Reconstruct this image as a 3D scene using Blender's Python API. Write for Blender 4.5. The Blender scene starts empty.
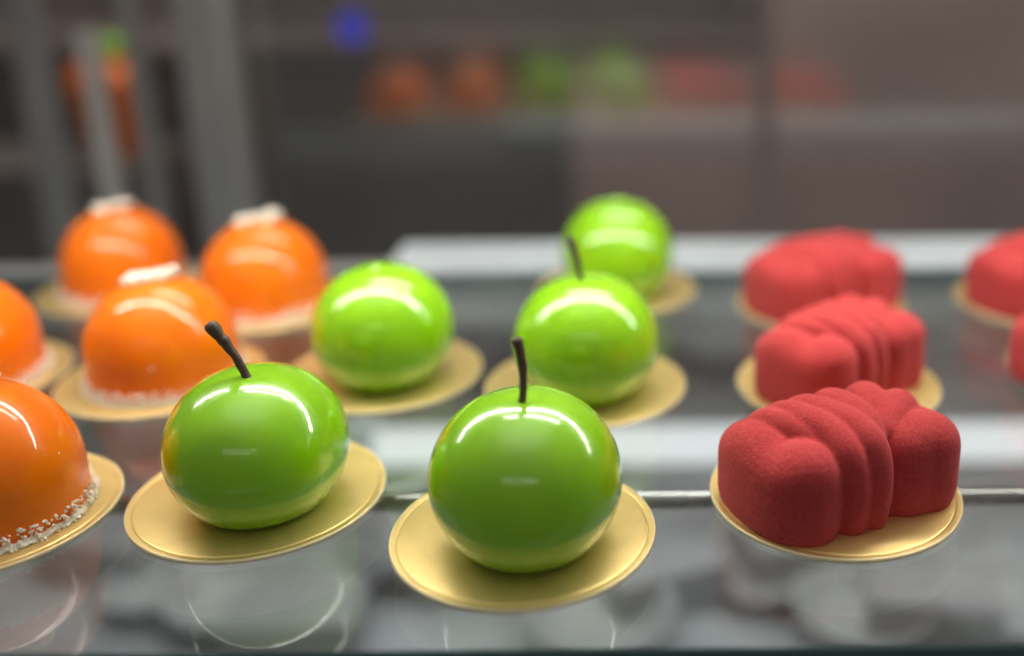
import bpy, bmesh, math, random
from mathutils import Vector, Matrix, noise
S = 0.01                       # all numbers below are centimetres
C = bpy.context.scene.collection
sc = bpy.context.scene

# ------------------------------------------------------------------ node helpers
def mat(name):
    m = bpy.data.materials.new(name); m.use_nodes = True
    nt = m.node_tree; nt.nodes.clear()
    out = nt.nodes.new('ShaderNodeOutputMaterial')
    return m, nt, out
def N(nt, t, **kw):
    n = nt.nodes.new(t)
    for k, v in kw.items():
        if k in ('operation', 'blend_type', 'data_type', 'noise_dimensions', 'wave_type', 'bands_direction', 'distribution', 'feature'):
            setattr(n, k, v)
        else:
            n.inputs[k.replace('_', ' ')].default_value = v
    return n
def noise_tex(nt, scale, detail=3, rough=.5, stretch=None):
    tc = nt.nodes.new('ShaderNodeTexCoord')
    mp = nt.nodes.new('ShaderNodeMapping')
    if stretch: mp.inputs['Scale'].default_value = stretch
    n = nt.nodes.new('ShaderNodeTexNoise')
    n.inputs['Scale'].default_value = scale; n.inputs['Detail'].default_value = detail; n.inputs['Roughness'].default_value = rough
    nt.links.new(tc.outputs['Object'], mp.inputs['Vector']); nt.links.new(mp.outputs['Vector'], n.inputs['Vector'])
    return n
def ramp(nt, src, stops):
    r = nt.nodes.new('ShaderNodeValToRGB')
    e = r.color_ramp.elements
    while len(e) < len(stops): e.new(.5)
    for el, (p, c) in zip(e, stops):
        el.position = p; el.color = (*c, 1) if len(c) == 3 else c
    nt.links.new(src, r.inputs['Fac']); return r
def bump(nt, bsdf, src, strength, dist):
    b = nt.nodes.new('ShaderNodeBump'); b.inputs['Strength'].default_value = strength; b.inputs['Distance'].default_value = dist
    nt.links.new(src, b.inputs['Height']); nt.links.new(b.outputs['Normal'], bsdf.inputs['Normal']); return b
def principled(name, col, rough=.5, metal=0, coat=0, coat_rough=.03, spec=.5, var=None, vscale=200, bmp=None, sheen=0, sheen_rough=.5, stretch=None, rvar=None, sss=0, sheen_tint=None):
    m, nt, out = mat(name)
    b = nt.nodes.new('ShaderNodeBsdfPrincipled')
    b.inputs['Base Color'].default_value = (*col, 1); b.inputs['Roughness'].default_value = rough
    b.inputs['Metallic'].default_value = metal; b.inputs['Coat Weight'].default_value = coat
    b.inputs['Coat Roughness'].default_value = coat_rough; b.inputs['Specular IOR Level'].default_value = spec
    b.inputs['Sheen Weight'].default_value = sheen; b.inputs['Sheen Roughness'].default_value = sheen_rough
    if sheen_tint: b.inputs['Sheen Tint'].default_value = (*sheen_tint, 1)
    if sss:
        b.inputs['Subsurface Weight'].default_value = sss
        b.inputs['Subsurface Radius'].default_value = (.006, .004, .002)
        b.inputs['Subsurface Scale'].default_value = 1.0
    if var:
        n = noise_tex(nt, vscale, 4, .55, stretch)
        r = ramp(nt, n.outputs['Fac'], [(.3, tuple(c * (1 - var) for c in col)), (.7, tuple(min(1, c * (1 + var)) for c in col))])
        nt.links.new(r.outputs['Color'], b.inputs['Base Color'])
        if rvar:
            mr = nt.nodes.new('ShaderNodeMapRange'); mr.inputs['To Min'].default_value = max(0, rough - rvar); mr.inputs['To Max'].default_value = rough + rvar
            nt.links.new(n.outputs['Fac'], mr.inputs['Value']); nt.links.new(mr.outputs['Result'], b.inputs['Roughness'])
    if bmp:
        s, st, d = bmp
        n2 = noise_tex(nt, s, 3, .6, stretch); bump(nt, b, n2.outputs['Fac'], st, d)
    nt.links.new(b.outputs['BSDF'], out.inputs['Surface'])
    return m
def pane_glass(name, f0=.045, tint=(.93, .96, .95), rough=.015, power=5, gtint=(1, 1, 1), smear=0, top=1.0):
    """clear sheet glass: light passes straight through, Schlick reflection on each face"""
    m, nt, out = mat(name)
    g = nt.nodes.new('ShaderNodeNewGeometry')
    dt = nt.nodes.new('ShaderNodeVectorMath'); dt.operation = 'DOT_PRODUCT'
    nt.links.new(g.outputs['Incoming'], dt.inputs[0]); nt.links.new(g.outputs['Normal'], dt.inputs[1])
    a = N(nt, 'ShaderNodeMath', operation='ABSOLUTE'); nt.links.new(dt.outputs['Value'], a.inputs[0])
    s = N(nt, 'ShaderNodeMath', operation='SUBTRACT'); s.inputs[0].default_value = 1; nt.links.new(a.outputs[0], s.inputs[1])
    p = N(nt, 'ShaderNodeMath', operation='POWER'); p.inputs[1].default_value = power; nt.links.new(s.outputs[0], p.inputs[0])
    mm = N(nt, 'ShaderNodeMath', operation='MULTIPLY_ADD'); mm.inputs[1].default_value = top - f0; mm.inputs[2].default_value = f0
    nt.links.new(p.outputs[0], mm.inputs[0])
    t = nt.nodes.new('ShaderNodeBsdfTransparent'); t.inputs['Color'].default_value = (*tint, 1)
    gl = nt.nodes.new('ShaderNodeBsdfGlossy'); gl.inputs['Roughness'].default_value = rough; gl.inputs['Color'].default_value = (*gtint, 1)
    if smear:
        n = noise_tex(nt, 14, 4, .6, (1, .35, 1))
        mr = nt.nodes.new('ShaderNodeMapRange'); mr.inputs['From Min'].default_value = .35; mr.inputs['From Max'].default_value = .7
        mr.inputs['To Min'].default_value = rough; mr.inputs['To Max'].default_value = rough + smear
        nt.links.new(n.outputs['Fac'], mr.inputs['Value']); nt.links.new(mr.outputs['Result'], gl.inputs['Roughness'])
    mx = nt.nodes.new('ShaderNodeMixShader')
    nt.links.new(mm.outputs[0], mx.inputs['Fac']); nt.links.new(t.outputs[0], mx.inputs[1]); nt.links.new(gl.outputs[0], mx.inputs[2])
    nt.links.new(mx.outputs[0], out.inputs['Surface'])
    return m
def lamp_mat(name, col, strength):
    m, nt, out = mat(name)
    e = nt.nodes.new('ShaderNodeEmission'); e.inputs['Color'].default_value = (*col, 1); e.inputs['Strength'].default_value = strength
    nt.links.new(e.outputs[0], out.inputs['Surface']); return m

# ------------------------------------------------------------------ materials
def apple_mat():
    m, nt, out = mat('green_mirror_glaze')
    b = nt.nodes.new('ShaderNodeBsdfPrincipled')
    n = noise_tex(nt, 55, 4, .6)
    r = ramp(nt, n.outputs['Fac'], [(.3, (.26, .61, .004)), (.7, (.31, .67, .005))])
    nt.links.new(r.outputs['Color'], b.inputs['Base Color'])
    b.inputs['Roughness'].default_value = .22
    b.inputs['Coat Weight'].default_value = 1; b.inputs['Coat Roughness'].default_value = .035; b.inputs['Coat IOR'].default_value = 1.55
    n2 = noise_tex(nt, 130, 2, .5); bump(nt, b, n2.outputs['Fac'], .05, .0006)
    # the coat keeps a gently uneven set-glaze surface with a few dull scuffs
    ns = noise_tex(nt, 210, 5, .75)
    rs = ramp(nt, ns.outputs['Fac'], [(.60, (.045, .045, .045)), (.72, (.42, .42, .42))])
    nt.links.new(rs.outputs['Color'], b.inputs['Coat Roughness'])
    n3 = noise_tex(nt, 60, 5, .62)
    bb = nt.nodes.new('ShaderNodeBump'); bb.inputs['Strength'].default_value = .11; bb.inputs['Distance'].default_value = .002
    nt.links.new(n3.outputs['Fac'], bb.inputs['Height']); nt.links.new(bb.outputs['Normal'], b.inputs['Coat Normal'])
    nt.links.new(b.outputs['BSDF'], out.inputs['Surface']); return m
def orange_mat():
    m, nt, out = mat('orange_mirror_glaze')
    b = nt.nodes.new('ShaderNodeBsdfPrincipled')
    n = noise_tex(nt, 50, 4, .6)
    r = ramp(nt, n.outputs['Fac'], [(.3, (.95, .175, .003)), (.7, (.98, .225, .005))])
    nt.links.new(r.outputs['Color'], b.inputs['Base Color'])
    b.inputs['Roughness'].default_value = .3
    b.inputs['Specular IOR Level'].default_value = .2; b.inputs['Coat Weight'].default_value = .8; b.inputs['Coat Roughness'].default_value = .04
    n3 = noise_tex(nt, 70, 2, .5)
    bb = nt.nodes.new('ShaderNodeBump'); bb.inputs['Strength'].default_value = .12; bb.inputs['Distance'].default_value = .003
    nt.links.new(n3.outputs['Fac'], bb.inputs['Height']); nt.links.new(bb.outputs['Normal'], b.inputs['Coat Normal'])
    nt.links.new(b.outputs['BSDF'], out.inputs['Surface']); return m
def velvet_mat():
    m, nt, out = mat('red_velvet_spray')
    b = nt.nodes.new('ShaderNodeBsdfPrincipled')
    n = noise_tex(nt, 900, 3, .7)
    r = ramp(nt, n.outputs['Fac'], [(.3, (.41, .040, .040)), (.7, (.54, .065, .066))])
    nt.links.new(r.outputs['Color'], b.inputs['Base Color'])
    b.inputs['Roughness'].default_value = .95; b.inputs['Specular IOR Level'].default_value = .15
    b.inputs['Sheen Weight'].default_value = .22; b.inputs['Sheen Roughness'].default_value = .5; b.inputs['Sheen Tint'].default_value = (1, .42, .45, 1)
    n2 = noise_tex(nt, 1100, 3, .7); n4 = noise_tex(nt, 260, 3, .6)
    ad = N(nt, 'ShaderNodeMath', operation='ADD'); nt.links.new(n2.outputs['Fac'], ad.inputs[0]); nt.links.new(n4.outputs['Fac'], ad.inputs[1])
    bump(nt, b, ad.outputs[0], .42, .0005)
    nt.links.new(b.outputs['BSDF'], out.inputs['Surface']); return m
M = {
 'apple': apple_mat(), 'orange': orange_mat(), 'velvet': velvet_mat(),
 'stem': principled('dark_chocolate', (.095, .06, .044), .5, var=.3, vscale=400, bmp=(500, .4, .0006)),
 'gold': principled('satin_gold_card', (.80, .605, .24), .42, metal=.72, var=.05, vscale=120, bmp=(1500, .10, .0002), rvar=.05),
 'rim': principled('cream_card_edge', (.80, .68, .42), .45, metal=.3, var=.06, vscale=300),
 'white': principled('coconut_white', (.97, .91, .80), .6, var=.04, vscale=500, bmp=(900, .4, .0005)),
 'flake': principled('white_chocolate', (.88, .82, .68), .5, var=.12, vscale=300, bmp=(350, .5, .001)),
 'steel': principled('brushed_steel', (.50, .51, .52), .28, metal=1, var=.12, vscale=30, stretch=(1, 14, 1), rvar=.08),
 'steel_dark': principled('grey_anodised_metal', (.36, .365, .355), .45, metal=.4, var=.12, vscale=20, stretch=(4, 4, .6)),
 'rail': principled('pale_aluminium', (.60, .67, .70), .45, metal=.15, var=.08, vscale=25),
 'deck': principled('steel_deck', (.42, .455, .475), .40, metal=.35, var=.30, vscale=9, stretch=(1, 1.6, 1), rvar=.1),
 'edge': principled('teal_glass_edge', (.05, .115, .125), .2, coat=1, var=.2, vscale=40),
 'dark': principled('dark_laminate', (.12, .104, .097), .5, var=.35, vscale=7),
 'mauve': principled('mauve_brown_laminate', (.60, .44, .40), .5, var=.16, vscale=6),
 'taupe': principled('taupe_laminate', (.20, .16, .152), .5, var=.3, vscale=6),
 'pale': principled('pale_enamel', (.62, .60, .58), .5, var=.1, vscale=12),
 'cream': principled('cream_sponge', (.66, .58, .46), .7, var=.15, vscale=60),
 'cocoa': principled('cocoa_glaze', (.05, .03, .025), .25, var=.2, vscale=60),
 'ware': principled('stone_ware', (.36, .38, .385), .4, var=.1, vscale=12),
 'boxgrey': principled('grey_carton', (.29, .30, .315), .6, var=.15, vscale=12),
 'floor': principled('grey_floor', (.12, .115, .11), .35, var=.2, vscale=4),
 'shelf': pane_glass('clear_shelf_glass', f0=.10, tint=(.93, .94, .93), rough=.02, smear=.05),
 'door': pane_glass('tinted_door_glass', f0=.20, tint=(.87, .86, .85), rough=.11, power=3, top=.7),
 'led': lamp_mat('led_diffuser', (1, .95, .86), 48),
 'led_low': lamp_mat('lower_led_diffuser', (.93, .98, 1), 1.15),
 'led_deck_fill': lamp_mat('deck_fill_diffuser', (.95, .99, 1), 10),  # added fill for the lower deck
 'led_shop': lamp_mat('shop_tube', (1, .97, .92), 3.5),
 'led_room_fill': lamp_mat('room_fill', (1, .95, .92), 17),  # added fill for the room behind
 'blue': lamp_mat('blue_indicator', (.04, .05, .9), .75),
}

# ------------------------------------------------------------------ object helpers
def link(name, bm, m, parent=None, loc=(0, 0, 0), smooth=True, mats=None):
    me = bpy.data.meshes.new(name)
    bm.normal_update(); bm.to_mesh(me); bm.free()
    me.transform(Matrix.Scale(S, 4))
    for mm in (mats or [m]): me.materials.append(mm)
    if smooth:
        for p in me.polygons: p.use_smooth = True
    o = bpy.data.objects.new(name, me); C.objects.link(o)
    o.location = Vector(loc) * S
    if parent: o.parent = parent
    return o
def empty(name, loc, rz=0):
    o = bpy.data.objects.new(name, None); C.objects.link(o)
    o.location = Vector(loc) * S; o.rotation_euler = (0, 0, rz); o.empty_display_size = .01; return o
def tag(o, label, cat, group=None):
    o['label'] = label; o['category'] = cat
    if group: o['group'] = group
    return o
def structure(o): o['kind'] = 'structure'; return o
def lathe(bm, prof, seg=96, closed_bottom=True, warp=None):
    rings = []
    for r, z in prof:
        if r < 1e-5:
            rings.append([bm.verts.new((0, 0, z))]); continue
        ring = []
        for i in range(seg):
            a = 2 * math.pi * i / seg; rr, zz = r, z
            if warp: rr, zz = warp(r, z, a)
            ring.append(bm.verts.new((rr * math.cos(a), rr * math.sin(a), zz)))
        rings.append(ring)
    for k in range(len(rings) - 1):
        a, b = rings[k], rings[k + 1]
        for i in range(seg):
            j = (i + 1) % seg
            if len(a) == 1: bm.faces.new((a[0], b[j], b[i]))
            elif len(b) == 1: bm.faces.new((a[i], a[j], b[0]))
            else: bm.faces.new((a[i], a[j], b[j], b[i]))
    return bm
def box(bm, x0, x1, y0, y1, z0, z1, bev=0, seg=2, mi=0):
    r = bmesh.ops.create_cube(bm, size=1)
    for v in r['verts']:
        v.co = Vector(((x0 + x1) / 2 + v.co.x * (x1 - x0), (y0 + y1) / 2 + v.co.y * (y1 - y0), (z0 + z1) / 2 + v.co.z * (z1 - z0)))
    if bev:
        es = list({e for v in r['verts'] for e in v.link_edges})
        bmesh.ops.bevel(bm, geom=es, offset=bev, segments=seg, affect='EDGES', profile=.5)
    return bm
def tube(bm, pts, rad, seg=16, caps=True):
    pts = [Vector(p) for p in pts]; rings = []
    up = Vector((0.13, .21, .97)).normalized()
    for i, p in enumerate(pts):
        t = (pts[min(i + 1, len(pts) - 1)] - pts[max(i - 1, 0)]).normalized()
        a = t.cross(up); a = a.normalized() if a.length > 1e-4 else Vector((1, 0, 0)); b = t.cross(a).normalized()
        r = rad[i] if isinstance(rad, (list, tuple)) else rad
        rings.append([bm.verts.new(p + (a * math.cos(2 * math.pi * k / seg) + b * math.sin(2 * math.pi * k / seg)) * r) for k in range(seg)])
    for q in range(len(rings) - 1):
        for k in range(seg):
            bm.faces.new((rings[q][k], rings[q][(k + 1) % seg], rings[q + 1][(k + 1) % seg], rings[q + 1][k]))
    if caps:
        bm.faces.new(rings[0][::-1]); bm.faces.new(rings[-1])
    return bm
def smooth_path(pts, n=8):
    """Catmull-Rom through the points; each point (x,y,z,r)"""
    out = []; P = [pts[0]] + list(pts) + [pts[-1]]
    for i in range(1, len(P) - 2):
        for s in range(n):
            t = s / n
            out.append([.5 * ((2 * P[i][k]) + (-P[i - 1][k] + P[i + 1][k]) * t + (2 * P[i - 1][k] - 5 * P[i][k] + 4 * P[i + 1][k] - P[i + 2][k]) * t * t
                         + (-P[i - 1][k] + 3 * P[i][k] - 3 * P[i + 1][k] + P[i + 2][k]) * t ** 3) for k in range(4)])
    out.append(list(pts[-1])); return out

# ------------------------------------------------------------------ gold discs
def disc_profile():
    R = 4.0
    return [(0, 0), (3.86, 0), (3.96, .02), (4.0, .05), (3.995, .13), (3.97, .15), (3.95, .152), (3.80, .152), (3.79, .150), (3.77, .132), (3.745, .132), (3.72, .150), (3.71, .152), (2.5, .152), (1.2, .152), (0, .152)]
def make_disc_mesh():
    bm = bmesh.new(); lathe(bm, disc_profile(), 128)
    o = link('cake_disc', bm, None, mats=[M['gold'], M['rim']])
    for p in o.data.polygons:
        c = p.center; r = math.hypot(c.x, c.y) / S
        if r > 3.95: p.material_index = 1
    return o
DZ = .152
disc0 = make_disc_mesh(); disc_used = [False]
def place_disc(x, y, label, rz=0, z=.01):
    if disc_used[0]:
        o = disc0.copy(); C.objects.link(o)
    else: o = disc0; disc_used[0] = True
    o.location = Vector((x, y, z)) * S; o.rotation_euler = (0, 0, rz)
    tag(o, label, 'cake board', 'gold cardboard discs under the cakes'); return o

# ------------------------------------------------------------------ green apple cakes
def apple_body(seed, dimple=.05, sx=1.0):
    a, b, zc = 2.78, 2.72, 2.02
    prof = [(0, 0)]
    # lower: rounded meeting with the board
    t0 = math.asin(-zc / b)
    rb = a * math.cos(t0)
    prof += [(rb - .45, 0), (rb - .14, .012), (rb - .03, .06)]
    n = 44
    for i in range(2, n + 1):
        t = t0 + (math.pi / 2 - t0) * i / n
        r = a * math.cos(t) ** .94 if t > 0 else a * math.cos(t); z = zc + b * .985 * math.sin(t)
        if t < 0: r = a * math.cos(t) ** 1.02
        if r < 1.5: z -= dimple * math.exp(-(r / .25) ** 2) + .05 * math.exp(-(r / 1.0) ** 2)
        prof.append((r if i < n else 0, z))
    rnd = random.Random(seed); p1, p2 = rnd.random() * 6, rnd.random() * 6
    def warp(r, z, an):
        k = 1 + .016 * math.sin(2 * an + p1) + .008 * math.sin(3 * an + p2)
        z = z * (1 + .012 * math.sin(an + p2) * r / 2.78)
        return r * (1 + (k - 1) * min(1, z / 2)) * sx, z
    bm = bmesh.new(); lathe(bm, prof, 96, warp=warp); return bm
TOPZ = 2.02 + 2.68 - .10
def stem_bm(tip, r0=.13, r1=.17, knob=True, bend=(0, 0)):
    """stem from the dimple to tip (dx,dy,dz relative to the dimple)"""
    dx, dy, dz = tip
    pts = []
    for t, r in ((0, r0 * 1.25), (.05, r0 * 1.0), (.25, r0 * .95), (.5, r0 * 1.0), (.62, r0 * 1.08), (.70, r0 * (1.3 if knob else 1.12)), (.76, r0 * 1.2), (.86, r1), (.95, r1 * 1.12), (1, r1 * .78), (1.012, r1 * .2)):
        k = math.sin(t * math.pi)
        pts.append((dx * t + bend[0] * k, dy * t + bend[1] * k, dz * t, r))
    sp = smooth_path(pts, 5); bm = bmesh.new()
    tube(bm, [p[:3] for p in sp], [p[3] for p in sp], 18)
    for v in bm.verts:
        nn = noise.noise(Vector(v.co) * 3.5) * .03 + noise.noise(Vector(v.co) * 11) * .012
        v.co.x += nn; v.co.y += nn * .7
    return bm
def apple(x, y, label, stem=None, rz=0, seed=1, group='green apple cakes', kz=1, sx_=0):
    x += .22; y -= .24
    t = tag(empty('apple_cake', (x, y, DZ + .01), rz), label, 'cake', group)
    link('body', apple_body(seed, .05 if stem else .34), M['apple'], t)
    t.children[0].scale = (1, 1, kz)
    if stem:
        st = link('stem', stem_bm(**stem), M['stem'], t, loc=(sx_ * 1, -.3, (TOPZ - .12) * kz)); return t
    return t

D = {1: (-3.6, 27.67), 2: (-12.41, 30.05), 3: (6.19, 29.84), 4: (-20.76, 29.07), 5: (-2.23, 38.31), 6: (-10.6, 39.77), 7: (-1.21, 50.02),
     8: (7.83, 38.2), 9: (8.7, 47.54), 10: (19.41, 47.8), 11: (19.11, 39.09), 12: (-19.65, 39.48), 13: (-27.93, 39.72), 14: (-26.55, 50.65), 15: (-18.43, 48.11)}
for k, lab in {1: 'gold cardboard disc under the nearest green apple cake, in the centre front',
          2: 'gold cardboard disc under the green apple cake with the long knobbly stem at front left',
          5: 'gold cardboard disc under the stemmed green apple cake in the second row',
          6: 'gold cardboard disc under the stemless green apple cake beside the orange domes',
          7: 'gold cardboard disc under the rearmost green apple cake'}.items():
    place_disc(*D[k], lab)
apple(D[1][0] + .02, D[1][1] - .35, 'glossy green apple cake with a short upright stem, nearest to the camera',
      stem=dict(tip=(-.1, .3, 1.95), r0=.115, r1=.150, knob=False, bend=(.1, 0)), seed=1)
apple(D[2][0] + .15, D[2][1] - .35, 'glossy green apple cake with a long knobbly stem leaning left, at front left',
      stem=dict(tip=(-1.1, .3, 1.75), r0=.135, r1=.20, bend=(.12, 0)), seed=2, kz=.955, sx_=.12)
apple(D[5][0] - .1, D[5][1] - .3, 'glossy green apple cake with a thin stem tilting left, directly behind the nearest apple',
      stem=dict(tip=(-.4, .2, 1.75), r0=.12, r1=.14, knob=False, bend=(.06, 0)), seed=3, sx_=-.12)
apple(D[6][0] + .0, D[6][1] - .3, 'glossy green apple cake without a stem, in the second row beside the orange domes', seed=4)
apple(D[7][0] - .1, D[7][1] - .3, 'glossy green apple cake at the very back of the apple rows, blurred', seed=5)

# ------------------------------------------------------------------ orange dome cakes
def dome_bm(seed):
    R, H = 2.88, 4.25
    prof = [(0, 0), (R - .5, 0), (R - .06, .0), (R, .08), (R + .01, .35)]
    zc = 1.25
    for i in range(1, 41):
        t = math.pi / 2 * i / 40
        prof.append(((R) * math.cos(t) ** .96 if i < 40 else 0, zc + (H - zc) * math.sin(t)))
    p = seed * 1.7
    def warp(r, z, a): return r * (1 + .008 * math.sin(2 * a + p) + .004 * math.sin(5 * a + p)), z
    bm = bmesh.new(); lathe(bm, prof, 96, warp=warp); return bm
def crumbs_bm(seed, n=1100):
    rnd = random.Random(seed); bm = bmesh.new()
    for i in range(n):
        a = rnd.random() * 2 * math.pi
        h = rnd.random() ** 2.2 * .55
        out = .02 + rnd.random() ** 1.5 * .22 * (1 - h)
        rr = 2.88 + out; s = rnd.uniform(.035, .075)
        r = bmesh.ops.create_icosphere(bm, subdivisions=1, radius=s)
        mtx = Matrix.Translation((rr * math.cos(a), rr * math.sin(a), max(h, s * .6))) @ Matrix.Rotation(rnd.random() * 6, 4, Vector((rnd.random(), rnd.random(), rnd.random() + .01))) @ Matrix.Diagonal((rnd.uniform(.6, 1.7), rnd.uniform(.6, 1.3), rnd.uniform(.5, 1), 1))
        bmesh.ops.transform(bm, matrix=mtx, verts=r['verts'])
    # packed crumb bed under the loose ones
    ring = []
    for i in range(160):
        a = 2 * math.pi * i / 160
        ring.append([])
        for k in range(7):
            b = math.pi * k / 6; q = .11 * (1 + .6 * noise.noise(Vector((math.cos(a) * 9, math.sin(a) * 9, seed + k * .9))))
            rr = 2.90 + q * math.cos(b) * 1.2; z = .01 + q * math.sin(b) * 1.3
            ring[-1].append(bm.verts.new((rr * math.cos(a), rr * math.sin(a), z)))
    for i in range(160):
        for k in range(6):
            j = (i + 1) % 160; bm.faces.new((ring[i][k], ring[j][k], ring[j][k + 1], ring[i][k + 1]))
    # a few strays higher on the glaze
    for i in range(5):
        a = rnd.random() * 2 * math.pi; t = rnd.uniform(.02, .35); rr = 2.88 * math.cos(t); z = 1.25 + 3.0 * math.sin(t)
        r = bmesh.ops.create_icosphere(bm, subdivisions=1, radius=rnd.uniform(.03, .06))
        bmesh.ops.translate(bm, verts=r['verts'], vec=(rr * math.cos(a), rr * math.sin(a), z))
    return bm
def flake_bm(seed):
    rnd = random.Random(seed); bm = bmesh.new()
    n = 13
    for k in range(n):                                   # a rough shard built of crushed lumps
        t = k / (n - 1) - .5
        r = bmesh.ops.create_icosphere(bm, subdivisions=2, radius=.36)
        ph = rnd.random() * 9
        mtx = Matrix.Translation((t * 1.9, .16 * math.sin(k * 1.3 + ph) + rnd.uniform(-.1, .1), .06 + rnd.uniform(-.02, .1))) @ Matrix.Rotation(rnd.uniform(-.6, .6), 4, 'Z') @ Matrix.Rotation(rnd.uniform(-.35, .35), 4, 'Y') @ Matrix.Diagonal((rnd.uniform(.9, 1.4), rnd.uniform(.8, 1.4), rnd.uniform(.45, .8), 1))
        for v in r['verts']: v.co *= 1 + .5 * noise.noise(v.co * 6 + Vector((ph, k, 0)))
        bmesh.ops.transform(bm, matrix=mtx, verts=r['verts'])
    return bm
def dome(x, y, label, seed, rz=0, fr=.25, ftilt=-.12):
    x += .25
    t = tag(empty('orange_dome_cake', (x, y, DZ + .01), rz), label, 'cake', 'orange dome cakes')
    link('body', dome_bm(seed), M['orange'], t)
    link('coconut_crumbs', crumbs_bm(seed), M['white'], t, smooth=False)
    f = link('topping', flake_bm(seed), M['flake'], t, loc=(0, -.05, 4.2)); f.rotation_euler = (0, ftilt, fr); f.scale = (.84, .95, 1)
    return t
for k, lab, dl in ((4, 'glossy orange dome cake nearest to the camera, cut by the left edge of the photo', 'gold cardboard disc under the nearest orange dome cake'),
               (12, 'glossy orange dome cake with a white chocolate flake, behind the front left apple', 'gold cardboard disc under the orange dome just behind the front left apple'),
               (13, 'orange dome cake in the second row, cut by the left edge of the photo', 'gold cardboard disc under the second row orange dome at the left edge'),
               (14, 'leftmost of the two rearmost orange dome cakes, topped with a white flake', 'gold cardboard disc under the leftmost rearmost orange dome'),
               (15, 'rearmost orange dome cake next to the stemless green apple', 'gold cardboard disc under the rearmost orange dome next to the stemless apple')):
    place_disc(*D[k], dl)
    dome(D[k][0], D[k][1] - .1, lab, k, fr={12: .3, 14: .1, 15: .4}.get(k, .2))

# ------------------------------------------------------------------ red velvet cakes
def red_mesh():
    bm = bmesh.new()
    def rb(u0, u1, v0, v1, z0, z1, b): box(bm, u0, u1, v0, v1, z0, z1, b, 6)
    def roll(pts): 
        sp = smooth_path(pts, 8)
        tube(bm, [p[:3] for p in sp], [p[3] for p in sp], 20)
        for q in (sp[0], sp[-1]):
            r = bmesh.ops.create_icosphere(bm, subdivisions=3, radius=q[3]); bmesh.ops.translate(bm, verts=r['verts'], vec=q[:3])
    rb(.3, 6.0, .35, 3.75, -1.2, 2.7, 1.0)
    # near left lobe, a thick pillow saddled between two raised corners
    def wall(pts, zb=.55):
        for u, v, z, q in smooth_path(pts, 7):           # a rounded wall: domed top, sheer sides, tucked-in foot
            r = bmesh.ops.create_icosphere(bm, subdivisions=3, radius=q); bmesh.ops.translate(bm, verts=r['verts'], vec=(u, v, z))
            tube(bm, [(u, v, -.9), (u, v, -.1), (u, v, zb), (u, v, z)], [q * .80, q * .91, q, q], 32)
    wall([(.98, 2.95, 1.85, 1.04), (.92, 2.45, 2.08, 1.04), (.93, 1.8, 1.93, 1.02), (1.05, 1.25, 1.88, 1.02), (1.32, 1.0, 2.05, 1.04)])
    # ropes wrapped over the middle
    roll([(1.25, 3.4, 2.1, .5), (1.35, 2.9, 2.78, .50), (1.55, 2.2, 2.96, .48), (1.85, 1.5, 2.82, .44), (2.1, 1.0, 2.5, .4)])
    roll([(1.75, 3.45, .3, .5), (1.7, 3.4, 2.1, .5), (1.85, 2.9, 2.90, .50), (2.02, 2.1, 3.12, .50), (2.28, 1.3, 3.04, .50), (2.42, .62, 2.52, .54), (2.52, .36, 1.4, .48), (2.50, .46, 0.0, .46)])
    roll([(2.6, 3.45, .3, .5), (2.5, 3.4, 2.2, .5), (2.6, 2.85, 2.98, .50), (2.78, 2.0, 3.15, .50), (3.02, 1.2, 3.06, .52), (3.15, .58, 2.58, .54), (3.2, .30, 1.4, .46), (3.18, .42, 0.0, .44)])
    roll([(3.55, 3.5, 2.1, .5), (3.5, 2.9, 2.92, .54), (3.55, 2.1, 3.06, .56), (3.5, 1.4, 3.0, .52), (3.4, .9, 2.75, .45)])
    roll([(4.8, 3.5, 2.0, .52), (4.75, 2.9, 2.86, .56), (4.5, 2.25, 2.86, .52), (4.1, 1.8, 2.6, .45)])
    roll([(5.75, 2.5, 2.35, .6), (5.25, 2.05, 2.82, .58), (4.7, 1.6, 2.84, .54), (4.15, 1.15, 2.6, .5)])
    # right end pillow
    rb(3.7, 6.4, 0.0, 3.8, -.45, 2.7, 1.0)
    rb(3.9, 6.3, .2, 2.3, -.45, 3.0, .95)
    wall([(4.65, .95, 2.05, 1.0), (5.0, .95, 2.14, 1.0), (5.42, 1.0, 2.05, 1.0), (5.42, 2.4, 1.8, 1.0)])
    me = bpy.data.meshes.new('tmp'); bm.to_mesh(me); bm.free()
    o = bpy.data.objects.new('tmp', me); C.objects.link(o)
    r = o.modifiers.new('r', 'REMESH'); r.mode = 'VOXEL'; r.voxel_size = .06
    s = o.modifiers.new('s', 'SMOOTH'); s.iterations = 3; s.factor = .5
    dg = bpy.context.evaluated_depsgraph_get(); ev = o.evaluated_get(dg)
    m2 = bpy.data.meshes.new_from_object(ev)
    bpy.data.objects.remove(o); bpy.data.meshes.remove(me)
    bm = bmesh.new(); bm.from_mesh(m2); bpy.data.meshes.remove(m2)
    # cut flat at the base
    bmesh.ops.bisect_plane(bm, geom=bm.verts[:] + bm.edges[:] + bm.faces[:], plane_co=(0, 0, 0), plane_no=(0, 0, -1), clear_outer=True)
    for v in bm.verts:
        v.co.x -= 3.15; v.co.y -= 1.95
        if v.co.z < .25: 
            k = (1 - v.co.z / .25) ** 2 * .02
            v.co.x *= 1 - k; v.co.y *= 1 - k
    return bm
red0 = link('braided_red_cake', red_mesh(), M['velvet']); used = [False]
def red(x, y, label, rz, k=1.0):
    if used[0]:
        o = red0.copy(); C.objects.link(o)
    else: o = red0; used[0] = True
    o.location = Vector((x, y, DZ + .01)) * S; o.rotation_euler = (0, 0, rz); o.scale = (1.10 * k, 1.10 * k, .93)
    tag(o, label, 'cake', 'red velvet braided cakes')
RZ = math.radians(26.2)
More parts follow.
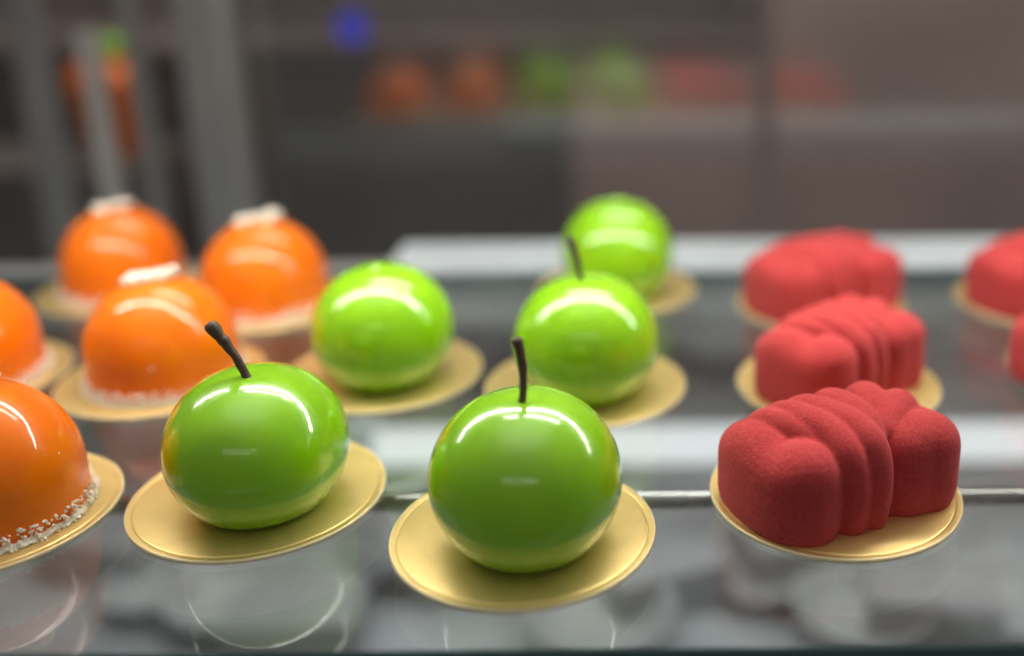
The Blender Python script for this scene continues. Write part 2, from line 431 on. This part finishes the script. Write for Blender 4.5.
for k, lab, dl, rz in ((3, 'red velvet braided loaf cake nearest to the camera, at front right', 'gold cardboard disc under the nearest red braided cake', RZ),
               (8, 'red velvet braided loaf cake directly behind the nearest red one', 'gold cardboard disc under the middle red braided cake', RZ + .24),
               (9, 'red velvet braided loaf cake at the back of the middle red column', 'gold cardboard disc under the back red cake, behind the two others', RZ + .02),
               (10, 'red velvet braided loaf cake at the back, cut by the right edge of the photo', 'gold cardboard disc at the back right edge of the photo', RZ - .02),
               (11, 'red velvet braided loaf cake peeking in at the right edge, in the second row', 'gold cardboard disc mostly outside the right edge, second row', RZ)):
    place_disc(*D[k], dl)
    red(D[k][0] + {11: -.6, 8: -.05}.get(k, -.04), D[k][1] - .5, lab, rz, .93 if k == 8 else 1)

# ------------------------------------------------------------------ the glass shelf, its supports and lamps
FY, BY = 22.25, 53.2
bm = bmesh.new(); box(bm, -46, 46, FY, BY, -.8, 0, .04, 1)
o = link('glass_shelf', bm, None, smooth=False, mats=[M['shelf'], M['edge']])
for p in o.data.polygons:
    if abs(p.normal.z) < .9: p.material_index = 1
tag(o, 'clear glass shelf with a dark teal front edge carrying all the cakes', 'shelf')
r = empty('shelf_rail', (0, 0, 0)); tag(r, 'pale aluminium rail along the back edge of the glass shelf', 'rail')
bm = bmesh.new(); box(bm, -14, 46, 53.3, 59.2, -1.2, -.05, .25, 3); link('profile', bm, M['rail'], r, smooth=False)
bm = bmesh.new(); box(bm, -46, -14.2, 53.3, 57.0, -1.6, -.5, .2, 2); link('profile', bm, M['steel_dark'], r, smooth=False)
bm = bmesh.new(); tube(bm, [(-46, 31.9, -1.4), (46, 31.9, -1.4)], .34, 20)
o = link('support_rod', bm, M['steel']); tag(o, 'thin steel rod running crosswise under the glass shelf', 'rod')

# lamp above the cakes (just out of the frame)
t = tag(empty('light_bar', (0, 37.4, 17.3)), 'slim light bar above the cakes, seen only as a reflection in the glaze', 'lamp')
bm = bmesh.new(); box(bm, -36, 44, -1.4, 1.4, 0.25, 1.3, .15, 2); link('housing', bm, M['rail'], t, smooth=False)
bm = bmesh.new(); box(bm, -35, 43, -.45, .45, -.02, .24, .08, 2); link('diffuser', bm, M['led'], t, smooth=False)
# lower level
bm = bmesh.new(); box(bm, -60, 60, 20, 92, -26, -25, 0)
structure(link('lower_deck', bm, M['deck'], smooth=False))
t = tag(empty('light_tube', (6, 64, -16)), 'bright white light tube on the level under the glass, showing as a blurred band', 'lamp')
bm = bmesh.new(); tube(bm, [(-24, 0, 0), (46, 0, 0)], 1.3, 20); link('tube', bm, M['led_low'], t)
bm = bmesh.new(); box(bm, -26, -24.05, -2, 2, -2, 2, .2, 2); link('end_cap', bm, M['rail'], t, smooth=False)

t = tag(empty('deck_fill_light', (0, 55.6, -3)), 'added hooded fill strip under the aluminium rail, brightening the level below', 'lamp')  # added fill lamp, hidden by its hood, to brighten the lower deck
bm = bmesh.new(); box(bm, -44, 46, -1.7, -1.2, -.5, 1.7, .05, 2); box(bm, -44, 46, 1.2, 1.7, -1.0, 1.7, .05, 2); link('hood', bm, M['rail'], t, smooth=False)
bm = bmesh.new(); box(bm, -44, 46, -.9, .9, 1.2, 1.6, .05, 2); link('diffuser', bm, M['led_deck_fill'], t, smooth=False)
# dish and box shapes added below for the mottled blur in the glass
def px_at(px, py, z):
    x = (px - 640) / 1043.6; y = -(py - 260) / 1043.6; c_, s_ = math.cos(math.radians(-.547)), math.sin(math.radians(-.547))
    x, y = c_ * x - s_ * y, s_ * x + c_ * y; c_, s_ = math.cos(math.radians(17.536)), math.sin(math.radians(17.536))
    d = (x, y * s_ + c_, y * c_ - s_); k = (z - 17.388) / d[2]; return d[0] * k, d[1] * k
dish0 = None
for i, (px, py) in enumerate([(150, 600), (232, 612), (330, 590), (600, 640), (760, 590), (860, 630), (930, 560), (1000, 620), (60, 470), (420, 560), (560, 330), (720, 360), (960, 345), (480, 300)]):
    x, y = px_at(px, py, -24.5)
    if dish0 is None:
        bm = bmesh.new(); lathe(bm, [(0, .3), (1.9, .3), (2.2, 0), (2.6, .1), (3.4, 1.6), (3.7, 2.2), (3.55, 2.2), (3.2, 1.6), (2.3, .6), (0, .5)], 40)
        dish0 = o = link('dish', bm, M['ware'])
    else: o = dish0.copy(); C.objects.link(o)
    k = (.8, 1.15, .95, 1.3)[i % 4]
    o.location = Vector((x, y, -24.98)) * S; o.scale = (k, k, k)
    tag(o, 'added dish shape giving a blurred pale patch beneath the glass shelf', 'dish', 'added dish shapes on the lower level')
box0 = None  # box shapes added for grey mottling under the glass
for i, (px, py, rz) in enumerate([(480, 575, .1), (660, 590, .4), (110, 560, -.2), (800, 560, .2), (300, 640, .1), (930, 620, -.2), (640, 350, .2), (830, 330, 0), (420, 330, .1)]):
    x, y = px_at(px, py, -24.5)
    if box0 is None:
        bm = bmesh.new(); box(bm, -4, 4, -2.6, 2.6, 0, 3.2, .2, 2); box0 = o = link('mottle_box', bm, M['boxgrey'], smooth=False)
    else: o = box0.copy(); C.objects.link(o)
    o.location = Vector((x, y, -24.98)) * S; o.rotation_euler = (0, 0, rz)
    tag(o, 'added box shape giving a blurred grey patch beneath the glass shelf', 'box', 'added box shapes on the lower level')

# ------------------------------------------------------------------ rear glass doors, posts, the room behind
def block(name, dims, m, label, cat, bev=.2, tilt=0):
    x0, x1, y0, y1, z0, z1 = dims
    bm = bmesh.new(); box(bm, x0, x1, y0 - y0, y1 - y0, z0, z1, bev, 2)
    o = link(name, bm, m, loc=(0, y0, 0), smooth=False); o.rotation_euler = (tilt, 0, 0); tag(o, label, cat); return o
TI = math.radians(-1.3)
block('glass_door', (-31, 9.5, 81, 81.6, -24, 60), M['door'], 'dark reflective glass door behind the shelf, mirroring the cakes', 'door', 0, TI)
block('glass_door', (10.6, 34, 81, 81.6, -24, 60), M['door'], 'reflective glass door in front of the mauve brown panel on the right', 'door', 0, TI)
block('door_stile', (9.3, 10.5, 80.6, 82, -24, 60), M['taupe'], 'slim taupe upright between the two rear glass doors', 'upright')
block('corner_post', (34.1, 40, 80, 83, -24, 60), M['steel_dark'], 'grey corner post of the case at the right edge', 'post', .3)
block('corner_post', (-33.6, -29.8, 77, 80.5, -24, 60), M['steel_dark'], 'grey metal corner post of the case on the left', 'post', .4)
block('steel_upright', (-38.9, -37.7, 80, 81.4, -24, 60), M['steel_dark'], 'thin upright just left of the grey corner post on the left', 'upright')
block('steel_upright', (-42.4, -41.0, 80, 81.4, -24, 10.5), M['pale'], 'pale narrow upright standing in front of the blurred orange reflection shape', 'upright')
block('steel_upright', (-48.6, -46.2, 82, 83.4, -24, 60), M['steel_dark'], 'leftmost grey upright near the left edge of the photo', 'upright')

bm = bmesh.new(); box(bm, -160, 160, 150, 154, -60, 125, 0); structure(link('wall', bm, M['taupe'], smooth=False))
bm = bmesh.new(); box(bm, -160, 160, -60, 149.9, -61, -60, 0); structure(link('floor', bm, M['floor'], smooth=False))
t = tag(empty('cupboard', (0, 0, 0)), 'mauve brown cupboard front behind the right glass door', 'cupboard')
bm = bmesh.new(); box(bm, 15, 62, 120, 148, -60, 70, .5, 2); link('front_panel', bm, M['mauve'], t, smooth=False)
t = tag(empty('cupboard', (0, 0, 0)), 'taupe low cupboard between the dark counter and the mauve cupboard', 'cupboard')
bm = bmesh.new(); box(bm, -7.8, 14.6, 117.6, 148, -60, 4, .5, 2); link('front_panel', bm, M['mauve'], t, smooth=False)
t = tag(empty('dark_counter', (0, 0, 0)), 'dark back counter behind the left glass door', 'counter')
bm = bmesh.new(); box(bm, -95, -8, 118, 148, -60, 4, .5, 2); link('cabinet', bm, M['dark'], t, smooth=False)
bm = bmesh.new(); box(bm, -96, 14.5, 117.4, 148, 4.1, 6, .3, 2); link('worktop', bm, M['taupe'], t, smooth=False)
bm = bmesh.new(); r_ = bmesh.ops.create_icosphere(bm, subdivisions=3, radius=1.6)
o = link('indicator_light', bm, M['blue'], loc=(-30.0, 112, 7.9)); tag(o, 'small round blue indicator light glowing in the dark background', 'light')
# added cup shape standing in for a blurred cake reflection on the left
t = tag(empty('reflection_cup', (-52.5, 104, -3.6)), 'added orange and green shape standing in for a blurred cake reflection, far left', 'cup')
bm = bmesh.new(); lathe(bm, [(0, 0), (2.2, 0), (2.5, .3), (3.6, 6.5), (3.9, 7), (3.4, 8.6), (1.5, 9.6), (0, 9.8)], 40); link('cup', bm, M['orange'], t)
bm = bmesh.new(); lathe(bm, [(0, 0), (1.2, .1), (1.9, .9), (1.3, 1.9), (0, 2.2)], 24); link('green_top', bm, M['apple'], t, loc=(.8, 0, 9.5))
block('side_table', (-75, -48, 96, 112, -60, -3.7), M['dark'], 'dark side table carrying the added orange reflection shape', 'table', .4)
# ceiling tubes of the shop on the customer's side, mirrored faintly in the glaze
for zz, yy, lab in ((104, -150, 'higher of two dim ceiling tubes on the customer side'), (92, -158, 'lower of two dim ceiling tubes on the customer side')):
    t = tag(empty('ceiling_tube', (-5, yy, zz)), lab, 'lamp', 'ceiling tubes on the customer side')
    bm = bmesh.new(); tube(bm, [(-75, 0, 0), (75, 0, 0)], 1.3, 12); link('tube', bm, M['led_shop'], t)
    bm = bmesh.new(); box(bm, -76, 76, -2, 2, 1.6, 4, .1, 2); link('housing', bm, M['rail'], t, smooth=False)
# unseen fill lamp added above the frame to brighten the room behind
t = tag(empty('room_fill_lamp', (10, 84, 112)), 'added fill light above the frame, brightening the room behind', 'lamp')
bm = bmesh.new(); box(bm, -50, 50, -6, 6, 0, .8, .1, 2); link('diffuser', bm, M['led_room_fill'], t, smooth=False)
bm = bmesh.new(); box(bm, -51, 51, -7, 7, .85, 3, .1, 2); link('housing', bm, M['rail'], t, smooth=False)

# ------------------------------------------------------------------ world, camera
w = bpy.data.worlds.new('World'); sc.world = w; w.use_nodes = True
wn = w.node_tree; bg = wn.nodes['Background']; bg.inputs['Strength'].default_value = 1.0
tcw = wn.nodes.new('ShaderNodeTexCoord'); sp = wn.nodes.new('ShaderNodeSeparateXYZ'); wn.links.new(tcw.outputs['Generated'], sp.inputs[0])
# a dim shop with a pale lit ceiling
wr = ramp(wn, sp.outputs['Z'], [(0.0, (.08, .077, .073)), (.40, (.15, .145, .138)), (.66, (.19, .185, .175)), (.86, (.38, .37, .35)), (1.0, (1.5, 1.45, 1.36))])
wn.links.new(wr.outputs['Color'], bg.inputs['Color'])

cd = bpy.data.cameras.new('camera'); cam = bpy.data.objects.new('camera', cd); C.objects.link(cam); sc.camera = cam
cd.sensor_width = 36; cd.lens = 1043.6 / 1024 * 36
cd.shift_x = (512 - 640) / 1024; cd.shift_y = -(328 - 260) / 1024
cd.clip_start = .01; cd.clip_end = 50
cam.matrix_world = Matrix.Translation((0, 0, 17.388 * S)) @ Matrix.Rotation(math.radians(90 - 17.536), 4, 'X') @ Matrix.Rotation(math.radians(-.547), 4, 'Z')
cd.dof.use_dof = True; cd.dof.focus_distance = 31.5 * S; cd.dof.aperture_fstop = 2.5
sc.view_settings.view_transform = 'Standard'; sc.view_settings.look = 'None'; sc.view_settings.exposure = 0
sc.cycles.use_denoising = True
sc.cycles.max_bounces = 12; sc.cycles.transparent_max_bounces = 16; sc.cycles.caustics_reflective = True
sc.cycles.sample_clamp_indirect = 6
